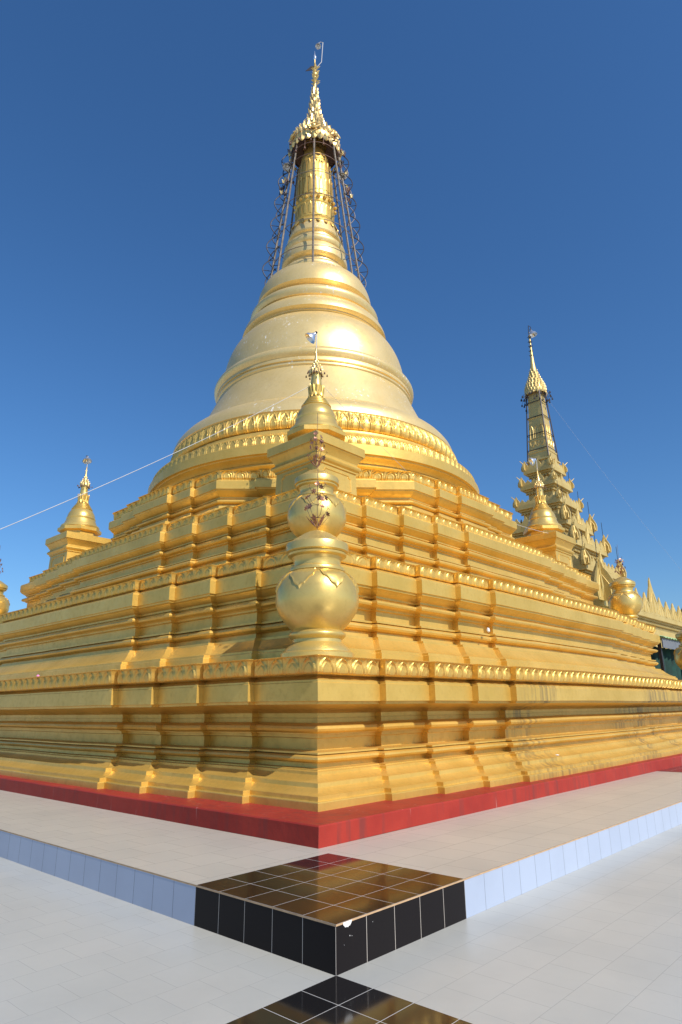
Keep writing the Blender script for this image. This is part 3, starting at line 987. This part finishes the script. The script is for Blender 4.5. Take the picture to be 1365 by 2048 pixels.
places = [((-1, -1), 'small gold stupa on a square pedestal at the front corner, before the great dome'),
          ((1, -1), 'small gold stupa on a square pedestal right of the dome, before the tiered tower'),
          ((-1, 1), 'small gold stupa on a square pedestal standing alone at the left against the sky')]
stupas = []
for i, ((sx, sy), lab) in enumerate(places):
    o = st if i == 0 else copy_tree(st)
    o.location = (AX + sx * ST, AY + sy * ST, Z3)
    o['label'] = lab
    stupas.append(o)
for i, (o, nm) in enumerate(zip(stupas, ('front', 'right', 'left'))):
    x, y, z = o.location
    ax = {'front': -r2 * 0.7 - Vector((0, 0, 0.75)), 'right': -r2 * 0.9 - Vector((0, 0, 0.5)), 'left': r2 * 0.25 - Vector((0, 0, 1)) - fw * 0.3}[nm]
    lab = {'front': 'silver floodlight on a thin pole atop the front small stupa, before the dome',
           'right': 'silver floodlight on a thin pole above the right small stupa, before the tiered tower',
           'left': 'silver floodlight on a thin pole above the left small stupa, against the sky'}[nm]
    off = Vector((0, 0, 3.86)) - r2 * 0.03
    e = lamp('floodlight', (x + off.x, y + off.y, z + off.z), ax, lab, 0.14)
    pole(e, [(0, 0, 0), r2 * 0.03 + Vector((0, 0, 0.03)), r2 * 0.04 + Vector((0, 0, -0.06)), r2 * 0.03 + Vector((0, 0, -0.46)), r2 * -0.04 + Vector((0, 0, -0.95))], 0.011, 'cable')

# ------------------------------------------------------------------ lidded pots at the terrace corners
def make_pot():
    e = empty('pot', (0, 0, 0), 'x', 'pot', 'gold lidded pots on the terrace corners')
    mb = MB()
    mb.lathe([(0.495, 0), (0.497, 0.075), (0.485, 0.088), (0.455, 0.10), (0.44, 0.13), (0.40, 0.17), (0.355, 0.205), (0.335, 0.225), (0.332, 0.265)], 56)
    mb.build('foot', M['gold_pot'], e, keep=False)
    mb = MB()
    prof = [(0.33, 0.262)] + [(0.335 + 0.05 * math.sin(PI * t / 8), 0.268 + 0.115 * t / 8) for t in range(9)]
    for t in range(1, 26):
        f = t / 25
        z = 0.39 + (1.16 - 0.39) * f
        if f < 0.5:
            r = 0.345 + 0.222 * math.sin(f / 0.5 * PI / 2) ** 0.95
        else:
            r = 0.375 + 0.192 * math.sqrt(max(0, 1 - ((f - 0.5) / 0.5) ** 2.3))
        prof.append((r, z))
    prof += [(0.375, 1.165), (0.388, 1.18), (0.390, 1.20), (0.38, 1.225), (0.345, 1.235), (0.33, 1.25), (0.325, 1.30), (0.335, 1.345), (0.365, 1.385)]
    mb.lathe(prof, 72)
    body = mb.build('body', M['gold_pot'], e, keep=False)
    mb = MB()   # leaf shaped collar in low relief round the shoulder
    def body_r(z):
        for (ra, za), (rb_, zb) in zip(prof, prof[1:]):
            if za <= z <= zb:
                return ra + (rb_ - ra) * (z - za) / max(1e-6, zb - za)
        return 0.39
    N = 7
    nu, nv = 34, 8
    for i in range(N):
        vs, fs = [], []
        for b in range(nv + 1):
            for s in range(nu + 1):
                u = s / nu
                x = abs(u - 0.5) * 2
                low = 1.165 - 0.30 * (1 - x) ** 0.9 + 0.012 * math.sin((1 - x) * 16)
                if x > 0.93:
                    low = 1.15
                z = 1.168 + (low - 1.168) * b / nv
                a = 2 * PI * (i + u) / N + 0.35
                r = body_r(z) + 0.012 + (0.012 if b == nv else 0) * 0 + 0.007 * (1 if b >= nv - 1 else 0)
                if b == nv:
                    r = body_r(z) - 0.004
                vs.append((r * math.cos(a), r * math.sin(a), z))
        for b in range(nv):
            for s in range(nu):
                fs.append((b * (nu + 1) + s, (b + 1) * (nu + 1) + s, (b + 1) * (nu + 1) + s + 1, b * (nu + 1) + s + 1))
        mb.add(vs, fs)
    mb.build('leaf_collar', M['gold_pot'], body, keep=False)
    mb = MB()
    mb.lathe([(0.36, 1.375), (0.405, 1.40), (0.412, 1.425), (0.40, 1.435), (0.415, 1.44), (0.436, 1.455), (0.438, 1.545), (0.43, 1.565), (0.40, 1.585), (0.32, 1.64), (0.20, 1.72), (0.13, 1.755), (0.07, 1.775), (0.001, 1.782)], 56)
    mb.build('lid', M['gold_pot'], e, keep=False)
    return e

def flower(mb, c, n_, size, petals=6):
    q = Vector(n_).normalized().to_track_quat('Z', 'Y').to_matrix()
    c = Vector(c)
    for k in range(petals):
        a = 2 * PI * k / petals
        pts = []
        for (r, w, h) in ((0.12, 0.16, 0), (0.55, 0.34, 0.06), (0.88, 0.28, 0.14), (1.0, 0.1, 0.16)):
            for s in (-1, 1):
                ang = a + s * w / max(r, 0.4) * 0.9
                pts.append(c + q @ Vector((r * size * math.cos(ang), r * size * math.sin(ang), h * size)))
        fs = [(k2 * 2, k2 * 2 + 1, k2 * 2 + 3, k2 * 2 + 2) for k2 in range(3)]
        mb.add(pts, fs)
    mb.lathe([(0.18 * size, -0.03 * size), (0.2 * size, 0.08 * size), (0.05 * size, 0.16 * size)], 8, c, tilt=q)

def spray(loc, label, h=0.95, seed=1, scale=1.0):
    """metal flower spray: a straight stem, a whorl of leaves, three tiers of flowers on curved wires"""
    rr = random.Random(seed)
    e = empty('flower_spray', loc, label, 'metal flowers', 'metal flower sprays on the pots')
    mb = MB()
    mb.tube([(0, 0, -0.02), (0.004, 0.003, h * 0.5), (0.012, 0.0, h), (0.02, -0.004, h * 1.42)], 0.0042 * scale, 5)
    wires, tips = mb, []
    for tier, (z, rad, n) in enumerate(((0.26, 0.20, 6), (0.48, 0.15, 5), (0.66, 0.11, 5))):
        for k in range(n):
            a = 2 * PI * (k + 0.5 * tier) / n + rr.uniform(-0.25, 0.25)
            r = rad * rr.uniform(0.75, 1.1) * scale
            dz = rr.uniform(0.02, 0.14)
            dirv = Vector((math.cos(a), math.sin(a), 0))
            z0 = z * h
            tip = dirv * r + Vector((0, 0, z0 + dz))
            wires.tube([Vector((0, 0, z0 - 0.02)), dirv * r * 0.6 + Vector((0, 0, z0 - 0.015)), tip], 0.0035 * scale, 4)
            tips.append((tip, dirv + Vector((0, 0, rr.uniform(0.1, 0.9)))))
    mb.build('stem', M['rust'], e, keep=False)
    for tip, n_ in tips:
        mb = MB()
        flower(mb, tip, n_, 0.045 * scale * rr.uniform(0.85, 1.15))
        mb.build('flower', M['copper'], e, keep=False, smooth=0)
    mb = MB()
    for k in range(6):
        a = 2 * PI * k / 6 + 0.4
        d = Vector((math.cos(a), math.sin(a), 0))
        t = Vector((-math.sin(a), math.cos(a), 0))
        pts, fs = [], []
        for f, w in ((0, 0.004), (0.3, 0.005), (0.48, 0.024), (0.72, 0.026), (1.0, 0.002)):
            c = d * ((0.16 * f) * scale) + Vector((0, 0, 0.05 + 0.17 * f ** 1.3))
            pts += [c - t * w * scale, c + Vector((0, 0, -0.006)), c + t * w * scale]
        for b in range(4):
            for s in range(2):
                fs.append((b * 3 + s, b * 3 + s + 1, (b + 1) * 3 + s + 1, (b + 1) * 3 + s))
        mb.add(pts, fs)
    mb.build('leaves', M['copper'], e, keep=False, smooth=0)
    return e

pot0 = make_pot()
pots = [((AX - 7.50, AY - 7.50, 2.205), 1.0, 'large gold lidded pot at the front corner of the lowest terrace'),
        ((AX - 6.62, AY - 6.62, 3.874), 0.84, 'gold lidded pot on the second terrace, directly behind the large front pot'),
        ((AX + 6.72, AY - 6.72, 3.874), 0.86, 'gold lidded pot on the far right corner of the second terrace, before the pale hall'),
        ((AX - 6.75, AY + 6.75, 3.874), 0.86, 'gold lidded pot at the left edge, on the far left corner of the second terrace'),
        ((AX + 9.35, AY - 7.72, 2.205), 1.0, 'gold pot at the right edge of the picture, before the green netting')]
pot_objs = []
for i, (loc, sc, lab) in enumerate(pots):
    o = pot0 if i == 0 else copy_tree(pot0)
    o.location = loc
    o.scale = (sc, sc, sc)
    o['label'] = lab
    o.rotation_euler.z = 0.2 * i
    pot_objs.append(o)
slabs = ['flower spray of dark red metal rising from the lid of the large front pot',
         'upper flower spray of dark red metal, rising from the pot behind the large front one',
         'small red metal flower spray on the pot at the far right, against the sky',
         'red metal flower spray cut by the left edge, on the left pot']
for i in range(4):
    (x, y, z), sc, _ = pots[i]
    spray((x, y, z + 1.775 * sc), slabs[i], 0.86 if i == 0 else 0.74, 3 + i, 1.0 if i == 0 else 0.92)

# ------------------------------------------------------------------ tiered tower and hall beyond the right side
tw = empty('tiered_tower', (27.5, AY, 0), 'pale gilded tower of flame edged roofs with a square spire, behind the right terraces', 'tower')
def flame(mb, c, d, h, w, th=0.05):
    """flame shaped acroterion standing at c; d = direction along the eave"""
    d = Vector(d).normalized()
    nrm = Vector((d.y, -d.x, 0))
    c = Vector(c)
    prof = [(-0.46, 0), (-0.52, 0.22), (-0.46, 0.42), (-0.30, 0.62), (-0.17, 0.74), (-0.10, 0.90), (0.02, 1.0), (0.07, 0.86), (0.20, 0.68), (0.36, 0.52), (0.50, 0.34), (0.52, 0.2), (0.46, 0)]
    n = len(prof)
    vs = []
    for s in (-1, 1):
        for (x, z) in prof:
            t_ = th * (1 - 0.7 * z)
            vs.append(c + d * (x * w) + Vector((0, 0, z * h)) + nrm * (s * t_))
    fs = [tuple(range(n)), tuple(range(n, 2 * n))[::-1]]
    for k in range(n):
        k2 = (k + 1) % n
        fs.append((k2, k, n + k, n + k2))
    mb.add(vs, fs)
    if h > 0.6:      # carved inner leaf and a midrib on both faces
        for s in (-1, 1):
            f0 = nrm * (s * th * 1.0)
            mb.tube([c + f0 + Vector((0, 0, 0.06 * h)), c + f0 * 0.75 + Vector((0, 0, 0.5 * h)), c + d * (0.02 * w) + f0 * 0.3 + Vector((0, 0, 0.95 * h))], th * 0.45, 5, th * 0.15)
            for q in (-1, 1):
                mb.tube([c + f0 + d * (q * 0.36 * w) + Vector((0, 0, 0.05 * h)), c + f0 * 0.9 + d * (q * 0.34 * w) + Vector((0, 0, 0.32 * h)), c + f0 * 0.7 + d * (q * 0.10 * w) + Vector((0, 0, 0.58 * h))], th * 0.4, 5, th * 0.15)
TT = [(4.9, 5.95, 24.6, 38.0, 3.3), (6.0, 7.75, 25.2, 29.7, 2.5), (7.8, 9.05, 25.45, 29.35, 2.05), (9.1, 10.2, 25.75, 29.05, 1.6), (10.25, 11.5, 26.2, 28.85, 1.22), (11.55, 12.6, 26.45, 28.6, 0.95), (12.6, 13.5, 26.65, 28.4, 0.78)]
for k, (z0, z1, x0, x1, hy) in enumerate(TT):
    y0, y1 = AY - hy, AY + hy
    big = 1.0 + 0.25 * (6 - k) / 6
    ins = 0.28 * big
    mb = MB()
    mb.box(x0 + ins, x1 - ins, y0 + ins, y1 - ins, (-0.3 if k == 0 else z0), z1 - 0.18)
    zt = z1 - 0.16
    for (o1, za, zb) in ((ins * 0.75, zt - 0.26, zt - 0.18), (ins * 0.45, zt - 0.175, zt - 0.09), (0.0, zt - 0.085, zt + 0.14)):
        mb.box(x0 + o1, x1 - o1, y0 + o1, y1 - o1, za, zb)
    tier = mb.build('tier', M['tower'], tw, smooth=0)
    mb = MB()   # dentils under the eave, pilasters on the wall
    nx, ny = int((x1 - x0 - ins) / 0.16), int((2 * hy - ins) / 0.16)
    for i in range(nx):
        x = x0 + ins * 0.6 + (x1 - x0 - 1.2 * ins) * (i + 0.5) / nx
        mb.box(x - 0.045, x + 0.045, y0 + ins * 0.55, y0 + ins * 0.55 + 0.1, zt - 0.34, zt - 0.265)
    for i in range(ny):
        y = y0 + ins * 0.6 + (2 * hy - 1.2 * ins) * (i + 0.5) / ny
        mb.box(x0 + ins * 0.55, x0 + ins * 0.55 + 0.1, y - 0.045, y + 0.045, zt - 0.34, zt - 0.265)
    mb.build('dentils', M['tower'], tier, smooth=0)
    mb = MB()   # row of flames along the eaves, corner ones taller
    zf = z1 - 0.035
    hgt = (0.36 if k > 3 else 0.62) if k else 1.25
    sp_ = 0.34 if k > 3 else (0.5 if k else 1.1)
    for axis in (0, 1):
        L0, L1 = (x0, x1) if axis == 0 else (y0, y1)
        n = max(3, int((L1 - L0) / sp_))
        for i in range(n + 1):
            f = i / n
            edge = (i in (0, n)) or (i == n // 2)
            h_ = hgt * (1.55 if edge else rnd.uniform(0.75, 1.0))
            w_ = sp_ * (1.15 if edge else 1.0)
            p = L0 + 0.08 + (L1 - L0 - 0.16) * f
            for s in (0, 1):
                c = (p, (y0 + 0.07, y1 - 0.07)[s], zf) if axis == 0 else ((x0 + 0.07, x1 - 0.07)[s], p, zf)
                flame(mb, c, (1, 0, 0) if axis == 0 else (0, 1, 0), h_, w_, 0.06 * big)
    mb.build('flame_crest', M['tower'], tier, smooth=0)
    for cx_, cy_ in ((x0, y0), (x1, y0), (x0, y1), (x1, y1)):
        sx, sy = (1 if cx_ == x1 else -1), (1 if cy_ == y1 else -1)
        pts = [(cx_ - sx * 0.1, cy_ - sy * 0.1, zf - 0.1), (cx_ + sx * 0.04, cy_ + sy * 0.04, zf + hgt * 0.5), (cx_ - sx * 0.02, cy_ - sy * 0.02, zf + hgt * 1.1), (cx_ + sx * 0.10, cy_ + sy * 0.10, zf + hgt * 1.55)]
        mb = MB()   # horned corner finials and thin lightning rods
        mb.tube(pts, 0.065 * big, 6, 0.015)
        mb.build('corner_finial', M['tower'], tier)
    if k < 6:
        for cx_ in (x0 + 0.1, x1 - 0.1):
            mb = MB()
            mb.tube([(cx_, y0 + 0.1, zf), (cx_ + 0.02, y0 + 0.1, zf + hgt * 2.6)], 0.012, 4)
            mb.build('lightning_rod', M['dark'], tier)
# hall crest of tall flames along the lower roof, seen at the far right
mb = MB()
cxr, cyr = 27.5, AY
def sqp(mb, prof, c):
    vs, fs = [], []
    for h, z in prof:
        vs += [(c[0] - h, c[1] - h, z), (c[0] + h, c[1] - h, z), (c[0] + h, c[1] + h, z), (c[0] - h, c[1] + h, z)]
    for k in range(len(prof) - 1):
        for i in range(4):
            j = (i + 1) % 4
            fs.append((k * 4 + i, k * 4 + j, (k + 1) * 4 + j, (k + 1) * 4 + i))
    n = len(prof) - 1
    fs.append((n * 4, n * 4 + 1, n * 4 + 2, n * 4 + 3))
    mb.add(vs, fs)
sqp(mb, [(0.70, 13.5), (0.66, 13.62), (0.60, 13.9), (0.66, 13.93), (0.66, 14.0), (0.56, 14.05), (0.54, 14.4), (0.57, 14.42), (0.57, 14.5), (0.50, 14.56), (0.47, 15.1), (0.49, 15.12), (0.49, 15.2), (0.45, 15.25), (0.40, 16.4), (0.42, 16.42), (0.42, 16.5), (0.38, 16.55), (0.32, 18.1), (0.2, 18.3)], (cxr, cyr))
shaft = mb.build('shaft', M['tower_gold'], tw, smooth=0)
mb = MB()   # arched panels and hanging petals on the shaft
for k in range(4):
    q = Matrix.Rotation(k * PI / 2, 3, 'Z')
    for i in range(3):
        x = (i - 1) * 0.27
        pts = [(x - 0.09, 15.25), (x - 0.09, 15.75), (x - 0.04, 15.95), (x, 16.03), (x + 0.04, 15.95), (x + 0.09, 15.75), (x + 0.09, 15.25)]
        mb.tube([q @ Vector((a_, -0.455 + (z - 15.25) * 0.043, 0)) + Vector((cxr, cyr, z)) for a_, z in pts], 0.03, 5)
        pts = [(x - 0.12, 15.08), (x - 0.10, 14.9), (x, 14.78), (x + 0.10, 14.9), (x + 0.12, 15.08)]
        mb.tube([q @ Vector((a_, -0.49, 0)) + Vector((cxr, cyr, z)) for a_, z in pts], 0.03, 5)
mb.build('arch_relief', M['tower_gold'], shaft)
mb = MB()   # iron straps on the corners of the shaft
for sx in (-1, 1):
    for sy in (-1, 1):
        mb.tube([(cxr + sx * 0.60, cyr + sy * 0.60, 13.9), (cxr + sx * 0.36, cyr + sy * 0.36, 18.2)], 0.035, 5)
for z in (14.6, 15.5, 16.5, 17.4):
    h = 0.60 - (z - 13.9) * 0.0558 + 0.01
    mb.tube([(cxr - h, cyr - h, z), (cxr + h, cyr - h, z), (cxr + h, cyr + h, z), (cxr - h, cyr + h, z), (cxr - h, cyr - h, z)], 0.022, 5)
mb.build('iron_strap', M['dark'], shaft)
hp = [(0.54, 17.95), (0.57, 18.1), (0.54, 18.3), (0.43, 18.6), (0.29, 18.95), (0.19, 19.35), (0.125, 19.8), (0.085, 20.3), (0.05, 21.0), (0.03, 21.85)]
spk = [(0.57, 18.0, 18, -0.12, 0.06)]
for k in range(9):
    z = 18.05 + k * 0.16
    r = 0.57
    for (ra, za), (rb_, zb) in zip(hp, hp[1:]):
        if za <= z <= zb:
            r = ra + (rb_ - ra) * (z - za) / (zb - za)
    spk.append((r, z, max(7, int(24 * r / 0.57)), 0.17, 0.042))
tu = umbrella(tw, (cxr, cyr, 0), hp, spk, M['tower_gold'])
for i in range(40):
    mb = MB()
    a = 2 * PI * i / 40
    r = 0.66 + rnd.uniform(-0.05, 0.22)
    z = 17.85 - rnd.uniform(0, 0.5)
    p = (cxr + r * math.cos(a), cyr + r * math.sin(a), z)
    mb.lathe([(0.05, -0.06), (0.035, 0.02), (0.01, 0.06)], 6, p)
    mb.tube([(p[0], p[1], z + 0.05), (cxr + 0.63 * math.cos(a), cyr + 0.63 * math.sin(a), 18.0)], 0.008, 4)
    mb.build('hanging_bell', M['dark'], tu)
mb = MB()
for z in (20.3, 20.6, 20.9, 21.2, 21.5):
    petal_ring(mb, (cxr, cyr, 0), 5, 0.04, z, 0.13, 0, 0.04, 0.02, z + 0.12, rnd.random())
mb.build('spire_leaves', M['dark'], tu)
e = lamp('floodlight', (cxr + 0.12 * r2.x, cyr + 0.12 * r2.y, 21.98), (0.1, -0.2, -1), 'white floodlight at the tip of the tiered tower spire, against the sky', 0.26)
pole(e, [(0, 0, 0), (0, 0, 0.25), r2 * -0.12 + Vector((0, 0, 0.35)), r2 * -0.16 + Vector((0, 0, -0.3))], 0.02, 'dark')

# ------------------------------------------------------------------ awning with netting at the far right
aw = empty('awning', (23.5, 4.3, 0), 'green corrugated roof shelter with grey fascia board, behind the right end of the terraces', 'shelter')
mb = MB()
vs, fs = [], []
n = 80
for i in range(n + 1):
    x = 20.9 + 6.0 * i / n
    dz = 0.02 * math.sin(i * PI / 2)
    vs += [(x, 3.9, 3.87 + dz), (x, 6.4, 4.45 + dz), (x, 6.4, 4.43 + dz), (x, 3.9, 3.85 + dz)]
for i in range(n):
    a = i * 4
    for k in range(4):
        k2 = (k + 1) % 4
        fs.append((a + k, a + 4 + k, a + 4 + k2, a + k2))
mb.add(vs, fs)
mb.build('roof', M['green_roof'], aw, smooth=0)
mb = MB()
for i in range(4):
    mb.box(20.95 + i * 1.45, 20.95 + i * 1.45 + 1.44, 3.98, 4.02, 3.50, 3.83)
mb.build('fascia', M['shaded_grey_board'], aw, smooth=0)
for x in (21.1, 24.0, 26.7):
    mb = MB()
    mb.box(x - 0.05, x + 0.05, 4.10, 4.20, 0.0, 3.84)
    mb.build('post', M['dark'], aw, smooth=0)
mb = MB()
nx, nz = 60, 14
vs, fs = [], []
for b in range(nz + 1):
    for i in range(nx + 1):
        x = 20.95 + 5.8 * i / nx
        z = 0.28 + 3.3 * b / nz
        y = 4.4 + 0.10 * math.sin(i * 1.3) + 0.12 * noise.noise(Vector((x * 1.5, z * 0.8, 3)))
        vs.append((x, y, z))
for b in range(nz):
    for i in range(nx):
        fs.append((b * (nx + 1) + i, b * (nx + 1) + i + 1, (b + 1) * (nx + 1) + i + 1, (b + 1) * (nx + 1) + i))
mb.add(vs, fs)
mb.build('netting', M['net'], aw)

# ------------------------------------------------------------------ cables and scraps
def cable(a, b, sag, r, label, n=24):
    a, b = Vector(a), Vector(b)
    mb = MB()
    pts = []
    for i in range(n + 1):
        t = i / n
        pts.append(a.lerp(b, t) - Vector((0, 0, sag * 4 * t * (1 - t))))
    mb.tube(pts, r, 5)
    o = mb.build('cable', M['cable'], None)
    return tag(o, label, 'cable', 'cables strung between the spires')
fs0 = Vector(stupas[0].location)
def ray_pt(px, py, depth):
    d = fw + r2 * ((px - 682.5) / 1288.83) - u2 * ((py - 1024) / 1288.83)
    return CAM + d * depth
cable(fs0 + Vector((0, 0, 2.60)) - r2 * 0.15, ray_pt(-90, 1096, 8.5), 0.10, 0.0055, 'long pale cable running from the front small stupa down across the left sky')
cable(fs0 + Vector((0, 0, 2.60)) + r2 * 0.15, (AX - 1.9, AY - 5.2, 6.81), 0.02, 0.004, 'thin cable from the front small stupa down to the right side of the upper terrace')
cable((cxr + 0.5, cyr - 0.5, 17.6), (40.0, 6.0, 6.2), 0.3, 0.003, 'faint cable sloping down to the right from the tiered tower spire')
rs0 = Vector(stupas[1].location)
cable(rs0 + Vector((-0.45, -0.45, 1.30)) + Vector((0.1, -0.2, -0.2)), (AX + 3.4, AY - 5.0, 6.80), 0.03, 0.006, 'short thin cable between the upper terrace and the right small stupa')

def scrap(name, loc, size, mat, label, cat, seed, flat=0.5):
    rr = random.Random(seed)
    mb = MB()
    n = 9
    vs = []
    for k, (r, z) in enumerate(((0.3, 0), (1.0, 0.25), (0.9, 0.6), (0.45, 0.95))):
        for i in range(n):
            a = 2 * PI * i / n
            q = r * size * rr.uniform(0.55, 1.15)
            vs.append((loc[0] + q * math.cos(a), loc[1] + q * math.sin(a), loc[2] + z * size * 2 * flat * rr.uniform(0.8, 1.2)))
    fs = []
    for k in range(3):
        for i in range(n):
            j = (i + 1) % n
            fs.append((k * n + i, k * n + j, (k + 1) * n + j, (k + 1) * n + i))
    fs.append(tuple(range(n))[::-1])
    fs.append(tuple(3 * n + i for i in range(n)))
    mb.add(vs, fs)
    return tag(mb.build(name, mat, None, smooth=0), label, cat)
scrap('rag', (AX - 7.66 + 4.25, AY - 7.66 - 0.42 + 0.34, 2.86), 0.034, M['white'], 'crumpled white scrap stuck in the moulding of the second terrace, right of the front pots', 'scrap', 2, 1.2)
scrap('paper_scrap', (8.15, AY - 8.10 - 0.44 + 0.33, 0.755), 0.05, M['white'], 'small white paper scrap lying on the sloping base of the lowest terrace at the right', 'scrap', 5, 0.15)
scrap('petal_scrap', (AX - 8.54 + 0.2, 9.6, 2.232), 0.035, M['pink'], 'tiny pink scrap on the edge of the lowest lotus band at the left', 'scrap', 8, 0.6)
